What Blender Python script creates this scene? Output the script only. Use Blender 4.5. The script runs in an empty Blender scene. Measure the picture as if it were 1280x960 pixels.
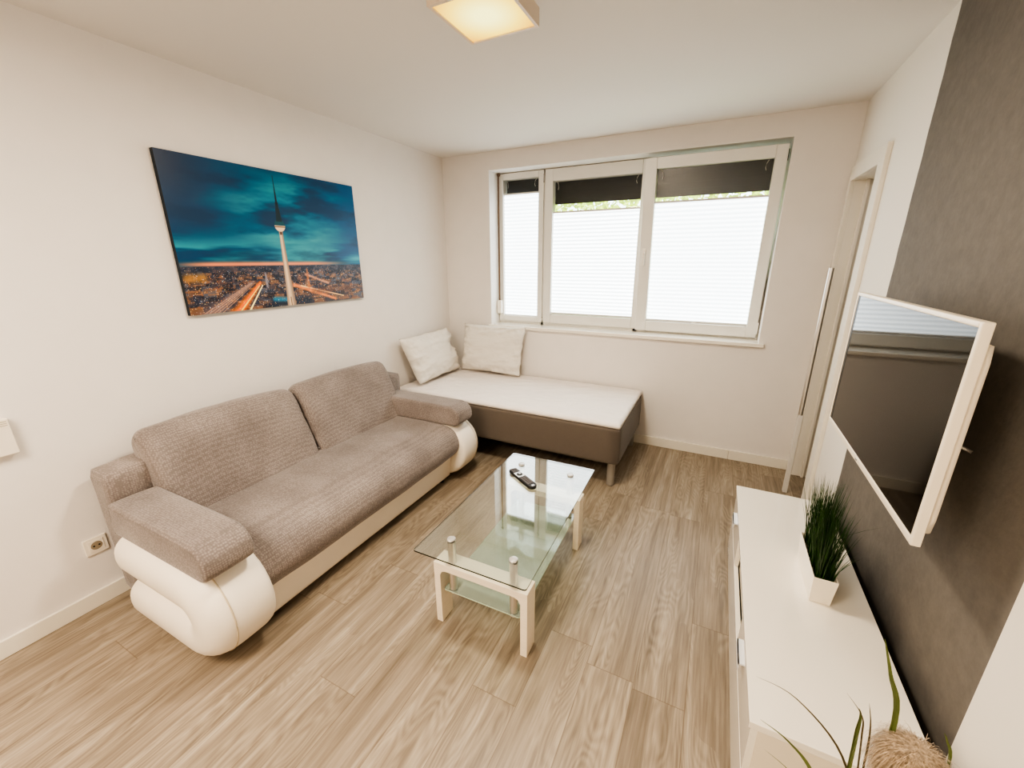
import bpy, bmesh, math, random
import numpy as np
from mathutils import Vector, Matrix, noise
random.seed(7)
PI = math.pi
C = bpy.context.scene.collection
scene = bpy.context.scene

# ------------------------------------------------------------------ materials
def srgb(r, g, b):
    def f(c):
        c /= 255.0
        return c / 12.92 if c <= .04045 else ((c + .055) / 1.055) ** 2.4
    return (f(r), f(g), f(b), 1)

class NT:
    def __init__(s, name):
        s.m = bpy.data.materials.new(name); s.m.use_nodes = True
        s.t = s.m.node_tree; s.t.nodes.clear()
        s.out = s.t.nodes.new('ShaderNodeOutputMaterial')
    def n(s, typ, **kw):
        nd = s.t.nodes.new(typ)
        for k, v in kw.items():
            if k.startswith('i_'):
                key = k[2:].replace('_', ' ')
                nd.inputs[key].default_value = v
            else:
                setattr(nd, k, v)
        return nd
    def l(s, a, b): s.t.links.new(a, b)
    def math(s, op, a, b=None, c=None):
        nd = s.n('ShaderNodeMath', operation=op)
        for i, x in enumerate((a, b, c)):
            if x is None: continue
            if isinstance(x, (int, float)): nd.inputs[i].default_value = x
            else: s.l(x, nd.inputs[i])
        return nd.outputs[0]
    def mix(s, f, a, b, mode='MIX'):
        nd = s.n('ShaderNodeMix', data_type='RGBA', blend_type=mode)
        for i, x in ((0, f), (6, a), (7, b)):
            if isinstance(x, (int, float, tuple)): nd.inputs[i].default_value = x
            else: s.l(x, nd.inputs[i])
        return nd.outputs[2]
    def ramp(s, f, stops):
        nd = s.n('ShaderNodeValToRGB'); e = nd.color_ramp.elements
        while len(e) < len(stops): e.new(.5)
        for el, (p, c) in zip(e, stops): el.position = p; el.color = c
        s.l(f, nd.inputs[0]); return nd.outputs[0]

def pbr(name, col, rough=.5, metal=0, spec=.5, noise_amt=0, nscale=8, bump=0, bscale=200, coat=0, sheen=0, emit=None, estr=0, stretch=None, bdist=.002):
    M = NT(name); p = M.n('ShaderNodeBsdfPrincipled')
    p.inputs['Roughness'].default_value = rough; p.inputs['Metallic'].default_value = metal
    p.inputs['Specular IOR Level'].default_value = spec
    p.inputs['Coat Weight'].default_value = coat; p.inputs['Sheen Weight'].default_value = sheen
    p.inputs['Base Color'].default_value = col
    tc = M.n('ShaderNodeTexCoord')
    vec = tc.outputs['Object']
    if stretch:
        mp = M.n('ShaderNodeMapping'); mp.inputs['Scale'].default_value = stretch
        M.l(vec, mp.inputs[0]); vec = mp.outputs[0]
    if noise_amt:
        nz = M.n('ShaderNodeTexNoise', i_Scale=nscale, i_Detail=5.0); M.l(vec, nz.inputs[0])
        d = tuple(c * (1 - noise_amt) for c in col[:3]) + (1,); u = tuple(min(1, c * (1 + noise_amt)) for c in col[:3]) + (1,)
        M.l(M.ramp(nz.outputs[0], [(.3, d), (.7, u)]), p.inputs['Base Color'])
    if bump:
        nz = M.n('ShaderNodeTexNoise', i_Scale=bscale, i_Detail=3.0); M.l(vec, nz.inputs[0])
        b = M.n('ShaderNodeBump', i_Strength=bump, i_Distance=bdist); M.l(nz.outputs[0], b.inputs['Height']); M.l(b.outputs[0], p.inputs['Normal'])
    if emit: p.inputs['Emission Color'].default_value = emit; p.inputs['Emission Strength'].default_value = estr
    M.l(p.outputs[0], M.out.inputs[0]); return M.m

def m_floor():
    M = NT('oak_planks'); p = M.n('ShaderNodeBsdfPrincipled')
    geo = M.n('ShaderNodeNewGeometry'); sp = M.n('ShaderNodeSeparateXYZ'); M.l(geo.outputs['Position'], sp.inputs[0])
    X, Y = sp.outputs[0], sp.outputs[1]
    PWI, PLE = .187, 1.25
    xs = M.math('DIVIDE', M.math('ADD', X, .05), PWI); ix = M.math('FLOOR', xs); fx = M.math('FRACT', xs)
    wn = M.n('ShaderNodeTexWhiteNoise', noise_dimensions='1D'); M.l(ix, wn.inputs['W'])
    ys = M.math('ADD', M.math('DIVIDE', Y, PLE), M.math('MULTIPLY', wn.outputs[0], 7.3)); iy = M.math('FLOOR', ys); fy = M.math('FRACT', ys)
    cid = M.n('ShaderNodeCombineXYZ'); M.l(ix, cid.inputs[0]); M.l(iy, cid.inputs[1])
    wn2 = M.n('ShaderNodeTexWhiteNoise', noise_dimensions='3D'); M.l(cid.outputs[0], wn2.inputs['Vector'])
    r1 = wn2.outputs[0]
    # grain coordinates, shifted per plank
    off = M.math('MULTIPLY', r1, 37.0)
    g = M.n('ShaderNodeCombineXYZ'); M.l(M.math('ADD', M.math('MULTIPLY', X, 1.0), off), g.inputs[0]); M.l(M.math('MULTIPLY', Y, .05), g.inputs[1]); M.l(off, g.inputs[2])
    n1 = M.n('ShaderNodeTexNoise', i_Scale=26.0, i_Detail=7.0, i_Roughness=.62, i_Distortion=.15); M.l(g.outputs[0], n1.inputs[0])
    g2 = M.n('ShaderNodeCombineXYZ'); M.l(M.math('ADD', X, off), g2.inputs[0]); M.l(M.math('MULTIPLY', Y, .04), g2.inputs[1]); M.l(off, g2.inputs[2])
    n2 = M.n('ShaderNodeTexNoise', i_Scale=110.0, i_Detail=4.0, i_Roughness=.6); M.l(g2.outputs[0], n2.inputs[0])
    # cathedral figure: rings of a slow field
    g3 = M.n('ShaderNodeCombineXYZ'); M.l(M.math('ADD', X, off), g3.inputs[0]); M.l(M.math('MULTIPLY', Y, .20), g3.inputs[1]); M.l(off, g3.inputs[2])
    n3 = M.n('ShaderNodeTexNoise', i_Scale=5.5, i_Detail=2.5, i_Roughness=.5); M.l(g3.outputs[0], n3.inputs[0])
    rings = M.math('SINE', M.math('MULTIPLY', n3.outputs[0], 190.0))
    rings = M.math('MULTIPLY', M.math('ADD', rings, 1.0), .5)
    n4 = M.n('ShaderNodeTexNoise', i_Scale=3.0, i_Detail=2.0); M.l(g3.outputs[0], n4.inputs[0])
    col = M.ramp(n1.outputs[0], [(.24, srgb(112, 100, 86)), (.45, srgb(140, 127, 111)), (.58, srgb(154, 141, 125)), (.78, srgb(180, 169, 155))])
    col = M.mix(M.math('MULTIPLY', M.math('GREATER_THAN', n4.outputs[0], .45), M.math('MULTIPLY', rings, .17)), col, srgb(210, 197, 176))
    fine = M.ramp(n2.outputs[0], [(.35, (.76, .74, .72, 1)), (.6, (1.06, 1.06, 1.06, 1))])
    col = M.mix(.75, col, fine, 'MULTIPLY')
    tone = M.ramp(r1, [(0, (.91, .90, .89, 1)), (.5, (1, 1, 1, 1)), (1, (1.06, 1.06, 1.06, 1))])
    col = M.mix(1.0, col, tone, 'MULTIPLY')
    ex = M.math('MINIMUM', fx, M.math('SUBTRACT', 1.0, fx)); ey = M.math('MULTIPLY', M.math('MINIMUM', fy, M.math('SUBTRACT', 1.0, fy)), PLE / PWI)
    e = M.math('LESS_THAN', M.math('MINIMUM', ex, ey), .009)
    col = M.mix(M.math('MULTIPLY', e, .45), col, srgb(100, 82, 62))
    M.l(col, p.inputs['Base Color'])
    rr = M.n('ShaderNodeMapRange'); M.l(n1.outputs[0], rr.inputs[0]); rr.inputs['To Min'].default_value = .30; rr.inputs['To Max'].default_value = .46
    M.l(rr.outputs[0], p.inputs['Roughness']); p.inputs['Specular IOR Level'].default_value = .42
    b = M.n('ShaderNodeBump', i_Strength=.25, i_Distance=.0015); M.l(n2.outputs[0], b.inputs['Height']); M.l(b.outputs[0], p.inputs['Normal'])
    M.l(p.outputs[0], M.out.inputs[0]); return M.m

def m_wall_right():
    """white wall with a taupe textured field between two upright edges"""
    M = NT('wall_paint_and_taupe_field'); p = M.n('ShaderNodeBsdfPrincipled'); p.inputs['Roughness'].default_value = .8
    geo = M.n('ShaderNodeNewGeometry'); sp = M.n('ShaderNodeSeparateXYZ'); M.l(geo.outputs['Position'], sp.inputs[0])
    nz = M.n('ShaderNodeTexNoise', i_Scale=9.0, i_Detail=6.0); M.l(geo.outputs['Position'], nz.inputs[0])
    yj = M.math('ADD', sp.outputs[1], M.math('MULTIPLY', M.math('SUBTRACT', nz.outputs[0], .5), .016))
    inside = M.math('MULTIPLY', M.math('LESS_THAN', yj, -1.135), M.math('GREATER_THAN', sp.outputs[1], -2.402))
    inside = M.math('MULTIPLY', inside, M.math('LESS_THAN', sp.outputs[0], 3.3))
    n2 = M.n('ShaderNodeTexNoise', i_Scale=22.0, i_Detail=8.0, i_Roughness=.7); M.l(geo.outputs['Position'], n2.inputs[0])
    grey = M.ramp(n2.outputs[0], [(.3, srgb(104, 99, 94)), (.7, srgb(118, 113, 107))])
    M.l(M.mix(inside, srgb(233, 228, 219), grey), p.inputs['Base Color'])
    n3 = M.n('ShaderNodeTexNoise', i_Scale=55.0, i_Detail=6.0); M.l(geo.outputs['Position'], n3.inputs[0])
    b = M.n('ShaderNodeBump', i_Distance=.004); M.l(n3.outputs[0], b.inputs['Height']); M.l(M.math('ADD', M.math('MULTIPLY', inside, .35), .05), b.inputs['Strength'])
    M.l(b.outputs[0], p.inputs['Normal']); M.l(p.outputs[0], M.out.inputs[0]); return M.m

def m_fabric():
    M = NT('taupe_honeycomb_fabric'); p = M.n('ShaderNodeBsdfPrincipled'); p.inputs['Roughness'].default_value = .9
    p.inputs['Sheen Weight'].default_value = .35; p.inputs['Sheen Roughness'].default_value = .4; p.inputs['Specular IOR Level'].default_value = .2
    tc = M.n('ShaderNodeTexCoord'); O = tc.outputs['Object']
    v = M.n('ShaderNodeTexVoronoi', i_Scale=115.0, i_Randomness=.45); M.l(O, v.inputs[0])
    nz = M.n('ShaderNodeTexNoise', i_Scale=4.5, i_Detail=4.0); M.l(O, nz.inputs[0])
    base = M.ramp(nz.outputs[0], [(.3, srgb(138, 128, 124)), (.7, srgb(160, 150, 145))])
    cell = M.ramp(v.outputs['Distance'], [(.15, (1.14, 1.14, 1.14, 1)), (.62, (.55, .54, .53, 1))])
    M.l(M.mix(.7, base, cell, 'MULTIPLY'), p.inputs['Base Color'])
    b = M.n('ShaderNodeBump', i_Strength=.5, i_Distance=.002, invert=True); M.l(v.outputs['Distance'], b.inputs['Height'])
    b2 = M.n('ShaderNodeBump', i_Strength=.35, i_Distance=.02); M.l(nz.outputs[0], b2.inputs['Height']); M.l(b.outputs[0], b2.inputs['Normal'])
    M.l(b2.outputs[0], p.inputs['Normal']); M.l(p.outputs[0], M.out.inputs[0]); return M.m

def m_glass(name, tint, boost=1.0, ior=1.5, milk=None, mf=0):
    M = NT(name)
    tr = M.n('ShaderNodeBsdfTransparent'); tr.inputs[0].default_value = tint
    gl = M.n('ShaderNodeBsdfGlossy'); gl.inputs['Roughness'].default_value = 0.0; gl.inputs[0].default_value = (1, 1, 1, 1)
    fr = M.n('ShaderNodeFresnel'); g = M.n('ShaderNodeNewGeometry')
    # thin sheet: the back face reflects as the front face does
    M.l(M.math('ADD', ior, M.math('MULTIPLY', g.outputs['Backfacing'], 1 / ior - ior)), fr.inputs[0])
    f = M.math('MINIMUM', M.math('MULTIPLY', fr.outputs[0], boost), 1.0)
    mx = M.n('ShaderNodeMixShader'); M.l(f, mx.inputs[0]); 
    if milk:
        df = M.n('ShaderNodeBsdfDiffuse'); df.inputs[0].default_value = milk; m0 = M.n('ShaderNodeMixShader'); m0.inputs[0].default_value = mf
        M.l(tr.outputs[0], m0.inputs[1]); M.l(df.outputs[0], m0.inputs[2]); tr = m0
    M.l(tr.outputs[0], mx.inputs[1]); M.l(gl.outputs[0], mx.inputs[2])
    M.l(mx.outputs[0], M.out.inputs[0]); return M.m

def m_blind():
    """pleated fabric, the daylight behind it painted in as emission"""
    M = NT('pleated_fabric_painted_backlight')
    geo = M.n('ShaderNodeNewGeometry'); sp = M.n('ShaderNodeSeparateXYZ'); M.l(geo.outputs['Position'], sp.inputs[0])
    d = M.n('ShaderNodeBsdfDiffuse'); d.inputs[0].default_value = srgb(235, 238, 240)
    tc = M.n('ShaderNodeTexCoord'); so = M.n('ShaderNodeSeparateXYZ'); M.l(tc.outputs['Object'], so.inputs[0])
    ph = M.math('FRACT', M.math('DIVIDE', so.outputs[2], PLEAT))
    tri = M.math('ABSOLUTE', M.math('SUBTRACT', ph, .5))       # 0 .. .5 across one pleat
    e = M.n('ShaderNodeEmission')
    stripe = M.ramp(M.math('MULTIPLY', tri, 2.0), [(0, (.40, .47, .51, 1)), (.3, (.62, .70, .74, 1)), (1, (.94, 1.0, 1.02, 1))])  # pleat light and shade painted into the emission colour
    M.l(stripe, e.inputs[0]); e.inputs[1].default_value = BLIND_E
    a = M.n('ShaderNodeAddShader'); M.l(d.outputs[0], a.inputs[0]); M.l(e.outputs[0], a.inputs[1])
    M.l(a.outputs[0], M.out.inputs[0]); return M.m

def m_brushed(name, col, rough=.3):
    return pbr(name, col, rough, metal=1, bump=.05, bscale=40, stretch=(1, 1, 30))

def m_vcol(name, rough=.35):
    M = NT(name); p = M.n('ShaderNodeBsdfPrincipled'); p.inputs['Roughness'].default_value = rough
    a = M.n('ShaderNodeVertexColor', layer_name='Col'); M.l(a.outputs[0], p.inputs['Base Color'])
    tc = M.n('ShaderNodeTexCoord'); nz = M.n('ShaderNodeTexNoise', i_Scale=900.0); M.l(tc.outputs['Object'], nz.inputs[0])
    b = M.n('ShaderNodeBump', i_Strength=.08, i_Distance=.001); M.l(nz.outputs[0], b.inputs['Height']); M.l(b.outputs[0], p.inputs['Normal'])
    M.l(p.outputs[0], M.out.inputs[0]); return M.m

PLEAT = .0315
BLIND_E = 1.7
MAT = dict(
    wall=pbr('white_wall_paint', srgb(231, 226, 221), .85, bump=.12, bscale=160, noise_amt=.012),
    ceil=pbr('ceiling_paint', srgb(226, 222, 216), .9, bump=.08, bscale=160),
    wallr=m_wall_right(), floor=m_floor(), fabric=m_fabric(),
    trim=pbr('trim_white', srgb(232, 226, 214), .4, noise_amt=.01),
    upvc=pbr('white_plastic_frame', srgb(228, 226, 220), .3, noise_amt=.01),
    reveal=pbr('reveal_paint', srgb(240, 238, 234), .6, noise_amt=.01),
    leather=pbr('cream_leatherette', srgb(240, 231, 217), .45, bump=.12, bscale=420, noise_amt=.02, nscale=5),
    seam=pbr('cream_piping', srgb(205, 190, 165), .5, noise_amt=.02),
    gloss=pbr('white_gloss_lacquer', srgb(240, 234, 222), .14, coat=.5, noise_amt=.006),
    carc=pbr('white_carcass_board', srgb(226, 217, 199), .4, noise_amt=.01),
    carc_dark=pbr('carcass_painted_shade', srgb(190, 180, 160), .5, noise_amt=.02),  # darker carcass tone, recess shade painted into the colour
    handle=pbr('satin_aluminium', srgb(232, 234, 238), .35, metal=.3, noise_amt=.01),
    chrome=m_brushed('brushed_steel', srgb(226, 222, 216), .3),
    bedbase=pbr('brown_grey_bed_fabric', srgb(104, 95, 87), .9, bump=.4, bscale=600, noise_amt=.08, nscale=300, sheen=.2),
    topper=pbr('cream_topper_cloth', srgb(238, 231, 226), .85, bump=1.0, bscale=9, noise_amt=.02, stretch=(.8, 3.2, 1), bdist=.012),
    pillow=pbr('off_white_pillow_cloth', srgb(226, 221, 212), .85, bump=1.0, bscale=12, noise_amt=.03, stretch=(1, 1, 2), bdist=.012),
    bedleg=pbr('pale_metal_leg', srgb(158, 153, 146), .45, metal=.25, noise_amt=.02),
    tglass=m_glass('clear_table_glass', (.95, .98, .96, 1), 2.6, 1.52),
    sglass=m_glass('greenish_shelf_glass', (.88, .93, .90, 1), 1.5, 1.5, (.60, .70, .60, 1), .34),
    gedge=pbr('dark_glass_edge', srgb(20, 30, 27), .15, noise_amt=.05),
    sedge=pbr('pale_green_glass_edge', srgb(190, 205, 185), .2, noise_amt=.05),
    wglass=m_glass('window_glass', (.97, .98, .98, 1), 1.0, 1.45),
    cream=pbr('cream_wood_laminate', srgb(242, 230, 211), .35, noise_amt=.035, nscale=14, stretch=(1, 1, 8)),
    tvwhite=pbr('white_tv_plastic', srgb(236, 226, 208), .3, noise_amt=.01),
    screen=pbr('black_screen_glass', srgb(12, 10, 9), .05, spec=.36, coat=.0, noise_amt=.1),
    dark=pbr('black_plastic', srgb(24, 22, 22), .4, noise_amt=.1),
    btn=pbr('dark_grey_rubber_keys', srgb(112, 106, 106), .5, noise_amt=.1),
    silver=pbr('silver_plastic', srgb(205, 203, 200), .25, metal=.5, noise_amt=.02),
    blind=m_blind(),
    rail=pbr('blind_rail_plastic', srgb(214, 210, 203), .4, noise_amt=.01),
    shutter=pbr('dark_roller_shutter', srgb(26, 29, 32), .5, noise_amt=.25, nscale=6),
    strap=pbr('brown_strap_webbing', srgb(120, 100, 84), .9, bump=.4, bscale=300, noise_amt=.1),
    pot=pbr('white_ceramic_pot', srgb(238, 229, 213), .25, noise_amt=.01),
    soil=pbr('dark_soil', srgb(50, 38, 26), .95, bump=1, bscale=90, noise_amt=.3, nscale=60),
    grass=pbr('artificial_grass_green', srgb(34, 66, 20), .42, noise_amt=.5, nscale=35),
    leaf=pbr('olive_green_leaf', srgb(92, 104, 56), .5, noise_amt=.25, nscale=12),
    stemdark=pbr('dry_brown_stem', srgb(84, 74, 48), .7, noise_amt=.2),
    plume=pbr('beige_plume_fibres', srgb(176, 155, 130), .9, noise_amt=.5, nscale=160, sheen=.4),
    diff=pbr('lit_lamp_diffuser', srgb(255, 240, 200), .5, emit=(1.0, .83, .48, 1), estr=1.0),
    lampframe=pbr('white_lamp_frame', srgb(226, 210, 192), .4, noise_amt=.01),
    socket=pbr('white_socket_plastic', srgb(236, 228, 214), .3, noise_amt=.01),
    hedge=pbr('hedge_leaves_painted_sun', srgb(196, 214, 96), .7, noise_amt=.45, nscale=25, emit=srgb(214, 226, 130), estr=.35),  # emission paints extra sunlight into the leaves
    ground=pbr('outside_ground', srgb(150, 148, 138), .9, noise_amt=.1),
    door=pbr('door_leaf_paint', srgb(200, 192, 180), .45, noise_amt=.01),
    canvas=m_vcol('printed_canvas'), cedge=pbr('dark_canvas_edge', srgb(28, 38, 48), .7, noise_amt=.2),
)
# lamp diffuser: brighter towards its middle, as the bulb sits behind it
def m_diffuser():
    M = NT('lit_lamp_diffuser_centre')
    tc = M.n('ShaderNodeTexCoord'); ln = M.n('ShaderNodeVectorMath', operation='LENGTH'); M.l(tc.outputs['Object'], ln.inputs[0])
    c = M.ramp(M.math('DIVIDE', ln.outputs['Value'], .19), [(.2, (1.0, .92, .36, 1)), (.65, (.92, .66, .12, 1)), (1.0, (.75, .40, .06, 1))])
    e = M.n('ShaderNodeEmission'); M.l(c, e.inputs[0]); e.inputs[1].default_value = 1.15
    M.l(e.outputs[0], M.out.inputs[0]); return M.m
MAT['diff'] = m_diffuser()

# ------------------------------------------------------------------ object helpers
def root(name, label, cat, loc, rotz=0, group=None, kind=None):
    o = bpy.data.objects.new(name, None); C.objects.link(o); o.location = loc; o.rotation_euler = (0, 0, rotz)
    o.empty_display_size = .05
    if label: o['label'] = label
    if cat: o['category'] = cat
    if group: o['group'] = group
    if kind: o['kind'] = kind
    return o
WP = {}   # world origin (unrotated frame) used to localise vertices
def obj(name, bm, mat, parent=None, origin=(0, 0, 0), smooth=False, label=None, bevel=0, seg=2, sub=0):
    """bm in world axes; vertices are moved into the frame of `origin` (a parent's base)"""
    bmesh.ops.recalc_face_normals(bm, faces=bm.faces)
    me = bpy.data.meshes.new(name); ox = Vector(origin)
    for v in bm.verts: v.co -= ox
    bm.to_mesh(me); bm.free()
    o = bpy.data.objects.new(name, me); C.objects.link(o)
    mats = mat if isinstance(mat, (list, tuple)) else [mat]
    for m in mats: me.materials.append(MAT[m] if isinstance(m, str) else m)
    if parent is not None:
        o.parent = parent
    else: o.location = ox
    if bevel:
        b = o.modifiers.new('bevel', 'BEVEL'); b.width = bevel; b.segments = seg; b.limit_method = 'ANGLE'; b.angle_limit = math.radians(35)
    if sub:
        s = o.modifiers.new('sub', 'SUBSURF'); s.levels = sub; s.render_levels = sub
    if smooth or bevel:
        for p in me.polygons: p.use_smooth = True
        if not smooth:
            try:
                me.set_sharp_from_angle(angle=math.radians(50))
            except Exception: pass
            w = o.modifiers.new('wn', 'WEIGHTED_NORMAL'); w.keep_sharp = False
    if label: o['label'] = label
    return o
def tag(o, label, cat, group=None, kind=None):
    o['label'] = label; o['category'] = cat
    if group: o['group'] = group
    if kind: o['kind'] = kind
    return o
def box(bm, x0, x1, y0, y1, z0, z1, mi=0):
    r = bmesh.ops.create_cube(bm, size=1)
    for v in r['verts']:
        v.co = Vector(((x0 + x1) / 2 + v.co.x * (x1 - x0), (y0 + y1) / 2 + v.co.y * (y1 - y0), (z0 + z1) / 2 + v.co.z * (z1 - z0)))
    for f in {f for v in r['verts'] for f in v.link_faces}: f.material_index = mi
    return r['verts']
def BX(*a, mi=0):
    bm = bmesh.new(); box(bm, *a, mi=mi); return bm
def cyl(bm, p0, p1, r0, r1=None, n=24, cap=True):
    p0, p1 = Vector(p0), Vector(p1); r1 = r0 if r1 is None else r1
    q = (p1 - p0).to_track_quat('Z', 'Y')
    A = []; B = []
    for i in range(n):
        a = 2 * PI * i / n; d = q @ Vector((math.cos(a), math.sin(a), 0))
        A.append(bm.verts.new(p0 + d * r0)); B.append(bm.verts.new(p1 + d * r1))
    for i in range(n): bm.faces.new((A[i], A[(i + 1) % n], B[(i + 1) % n], B[i]))
    if cap: bm.faces.new(A[::-1]); bm.faces.new(B)
def lathe(bm, prof, c, n=32):
    rings = []
    for r, z in prof:
        rings.append([bm.verts.new((c[0] + r * math.cos(2 * PI * i / n), c[1] + r * math.sin(2 * PI * i / n), c[2] + z)) for i in range(n)])
    for a, b in zip(rings, rings[1:]):
        for i in range(n): bm.faces.new((a[i], a[(i + 1) % n], b[(i + 1) % n], b[i]))
    bm.faces.new(rings[0][::-1]); bm.faces.new(rings[-1])
def tube(bm, pts, r, n=8, flat=None):
    """sweep a circle (radius r, number or list) along pts"""
    pts = [Vector(p) for p in pts]; rings = []
    up = Vector((0, 0, 1))
    for i, p in enumerate(pts):
        t = (pts[min(i + 1, len(pts) - 1)] - pts[max(i - 1, 0)]).normalized()
        s = t.cross(up)
        if s.length < .01: s = t.cross(Vector((1, 0, 0)))
        s.normalize(); u = s.cross(t)
        rr = r[i] if isinstance(r, (list, tuple)) else r
        f = flat if flat else 1
        rings.append([bm.verts.new(p + s * rr * math.cos(2 * PI * k / n) + u * rr * f * math.sin(2 * PI * k / n)) for k in range(n)])
    for a, b in zip(rings, rings[1:]):
        for i in range(n): bm.faces.new((a[i], a[(i + 1) % n], b[(i + 1) % n], b[i]))
    bm.faces.new(rings[0][::-1]); bm.faces.new(rings[-1])
def smoothpoly(pts, n=6):
    """closed Catmull-Rom through 2D pts"""
    out = []; N = len(pts)
    for i in range(N):
        p0, p1, p2, p3 = [Vector(pts[(i + k) % N]) for k in (-1, 0, 1, 2)]
        for j in range(n):
            t = j / n
            out.append(.5 * ((2 * p1) + (-p0 + p2) * t + (2 * p0 - 5 * p1 + 4 * p2 - p3) * t * t + (-p0 + 3 * p1 - 3 * p2 + p3) * t ** 3))
    return out
def roundpoly(pts, rad, n=5):
    """polygon (CCW or CW) with each corner rounded; rad number or list"""
    out = []; N = len(pts)
    for i in range(N):
        a, b, c = Vector(pts[i - 1]), Vector(pts[i]), Vector(pts[(i + 1) % N])
        r = rad[i] if isinstance(rad, (list, tuple)) else rad
        d1 = (a - b); d2 = (c - b); r = min(r, d1.length * .48, d2.length * .48)
        p, q = b + d1.normalized() * r, b + d2.normalized() * r
        for k in range(n + 1):
            t = k / n; out.append((1 - t) ** 2 * p + 2 * t * (1 - t) * b + t * t * q)
    return out
def extrude_xz(poly, y0, y1, er=.03, bulge=0, ny=10, en=5):
    """soft upholstery: profile in xz swept along y, the end faces shrunk and rounded off (er) and bulged"""
    bm = bmesh.new(); c = Vector((0, 0))
    for p in poly: c += p
    c /= len(poly)
    size = max((p - c).length for p in poly)
    st = []
    for k in range(en + 1):
        a = PI / 2 * k / en; st.append((er * (1 - math.sin(a)) if False else er * (1 - math.cos(PI / 2 - a)), er * (1 - math.sin(a))))
    # st: (inward offset along y, shrink)
    secs = []
    for k in range(en + 1):
        a = PI / 2 * k / en
        secs.append((y0 + er * (1 - math.cos(a)), er * (1 - math.sin(a))))
    for j in range(1, ny): secs.append((y0 + er + (y1 - y0 - 2 * er) * j / ny, 0))
    for k in range(en, -1, -1):
        a = PI / 2 * k / en
        secs.append((y1 - er * (1 - math.cos(a)), er * (1 - math.sin(a))))
    # normals of the profile for the inset
    N = len(poly); area = sum(poly[i].x * poly[(i + 1) % N].y - poly[(i + 1) % N].x * poly[i].y for i in range(N))
    sg = 1 if area > 0 else -1
    nr = []
    for i in range(N):
        t = (poly[(i + 1) % N] - poly[i - 1])
        if t.length < 1e-9: t = Vector((1, 0))
        t.normalize(); nr.append(Vector((t.y, -t.x)) * sg)
    rings = []
    for y, s in secs:
        t = (y - y0) / (y1 - y0); bl = bulge * (math.sin(PI * min(max(t, 0), 1)) ** .6)
        ring = []
        for p, n_ in zip(poly, nr):
            q = p - n_ * s + n_ * bl * .5
            ring.append(bm.verts.new((q.x, y, q.y)))
        rings.append(ring)
    for a, b in zip(rings, rings[1:]):
        for i in range(N): bm.faces.new((a[i], a[(i + 1) % N], b[(i + 1) % N], b[i]))
    for ring in (rings[0], rings[-1]): bm.faces.new(ring)
    return bm
def soft_box(x0, x1, y0, y1, z0, z1, r=.03, div=10, wob=0, seed=0, puff=0):
    """rounded cuboid as a dense mesh, optional pillowy bulge and wrinkles"""
    bm = bmesh.new(); bmesh.ops.create_cube(bm, size=2)
    bmesh.ops.subdivide_edges(bm, edges=bm.edges, cuts=div, use_grid_fill=True)
    cx, cy, cz = (x0 + x1) / 2, (y0 + y1) / 2, (z0 + z1) / 2; h = ((x1 - x0) / 2, (y1 - y0) / 2, (z1 - z0) / 2)
    for v in bm.verts:
        # concentrate samples near the edges, then round
        q = [math.copysign(1 - (1 - abs(c)) ** 1.0, c) for c in v.co]
        p = Vector([q[i] * h[i] for i in range(3)])
        inner = Vector([max(-h[i] + min(r, h[i]), min(h[i] - min(r, h[i]), p[i])) for i in range(3)])
        d = p - inner
        if d.length > 1e-6:
            m = max(abs(d.x), abs(d.y), abs(d.z)); d = d.normalized() * m
        p = inner + d
        if puff:
            i = h.index(min(h)); o_ = [j for j in range(3) if j != i]
            p[i] *= 1 + puff * (1 - q[o_[0]] ** 2) * (1 - q[o_[1]] ** 2)
        if wob:
            p += Vector(noise.noise_vector(Vector((p.x * 6 + seed, p.y * 6, p.z * 6)))) * wob
        v.co = p + Vector((cx, cy, cz))
    return bm

# ------------------------------------------------------------------ the setting
W, H, YB = 3.157, 2.5, -5.0
def struct(name, bm, mat, **k):
    o = obj(name, bm, mat, **k); o['kind'] = 'structure'; return o
struct('floor', BX(-.15, 4.6, YB - .15, .02, -.1, 0), 'floor')
struct('ceiling', BX(-.15, 4.6, YB - .15, .4, H, H + .1), 'ceil')
struct('wall_left', BX(-.15, 0, YB - .15, .3, 0, H), 'wall')
WX0, WX1, WZ0, WZ1 = .50, 2.805, .955, 2.355
bm = bmesh.new()
box(bm, 0, WX0, 0, .34, 0, H); box(bm, WX1, W, 0, .34, 0, H); box(bm, WX0, WX1, 0, .34, 0, WZ0); box(bm, WX0, WX1, 0, .34, WZ1, H)
struct('wall_back', bm, 'wall')
bm = bmesh.new(); e = .004
box(bm, WX0, WX0 + e, .0, .30, WZ0, WZ1); box(bm, WX1 - e, WX1, .0, .30, WZ0, WZ1); box(bm, WX0, WX1, .0, .30, WZ1 - e, WZ1)
struct('trim_1', bm, 'reveal')
DY0, DY1, DZ = -.615, -.075, 2.06
bm = bmesh.new()
box(bm, W, W + .12, DY1, 0, 0, H); box(bm, W, W + .12, YB, DY0, 0, H); box(bm, W, W + .12, DY0, DY1, DZ, H)
struct('wall_right', bm, 'wallr')
struct('wall_front', BX(-.15, 4.6, YB - .15, YB, 0, H), 'wall')
# the room beyond the doorway
bm = bmesh.new(); box(bm, W + .12, 4.6, -.07, .0, 0, H); box(bm, 4.5, 4.6, -1.6, -.07, 0, H); box(bm, W + .12, 4.6, -1.6, -1.5, 0, H)
struct('wall_beyond', bm, pbr('greige_hall_paint', srgb(196, 188, 176), .85, bump=.1, bscale=160))
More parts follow.
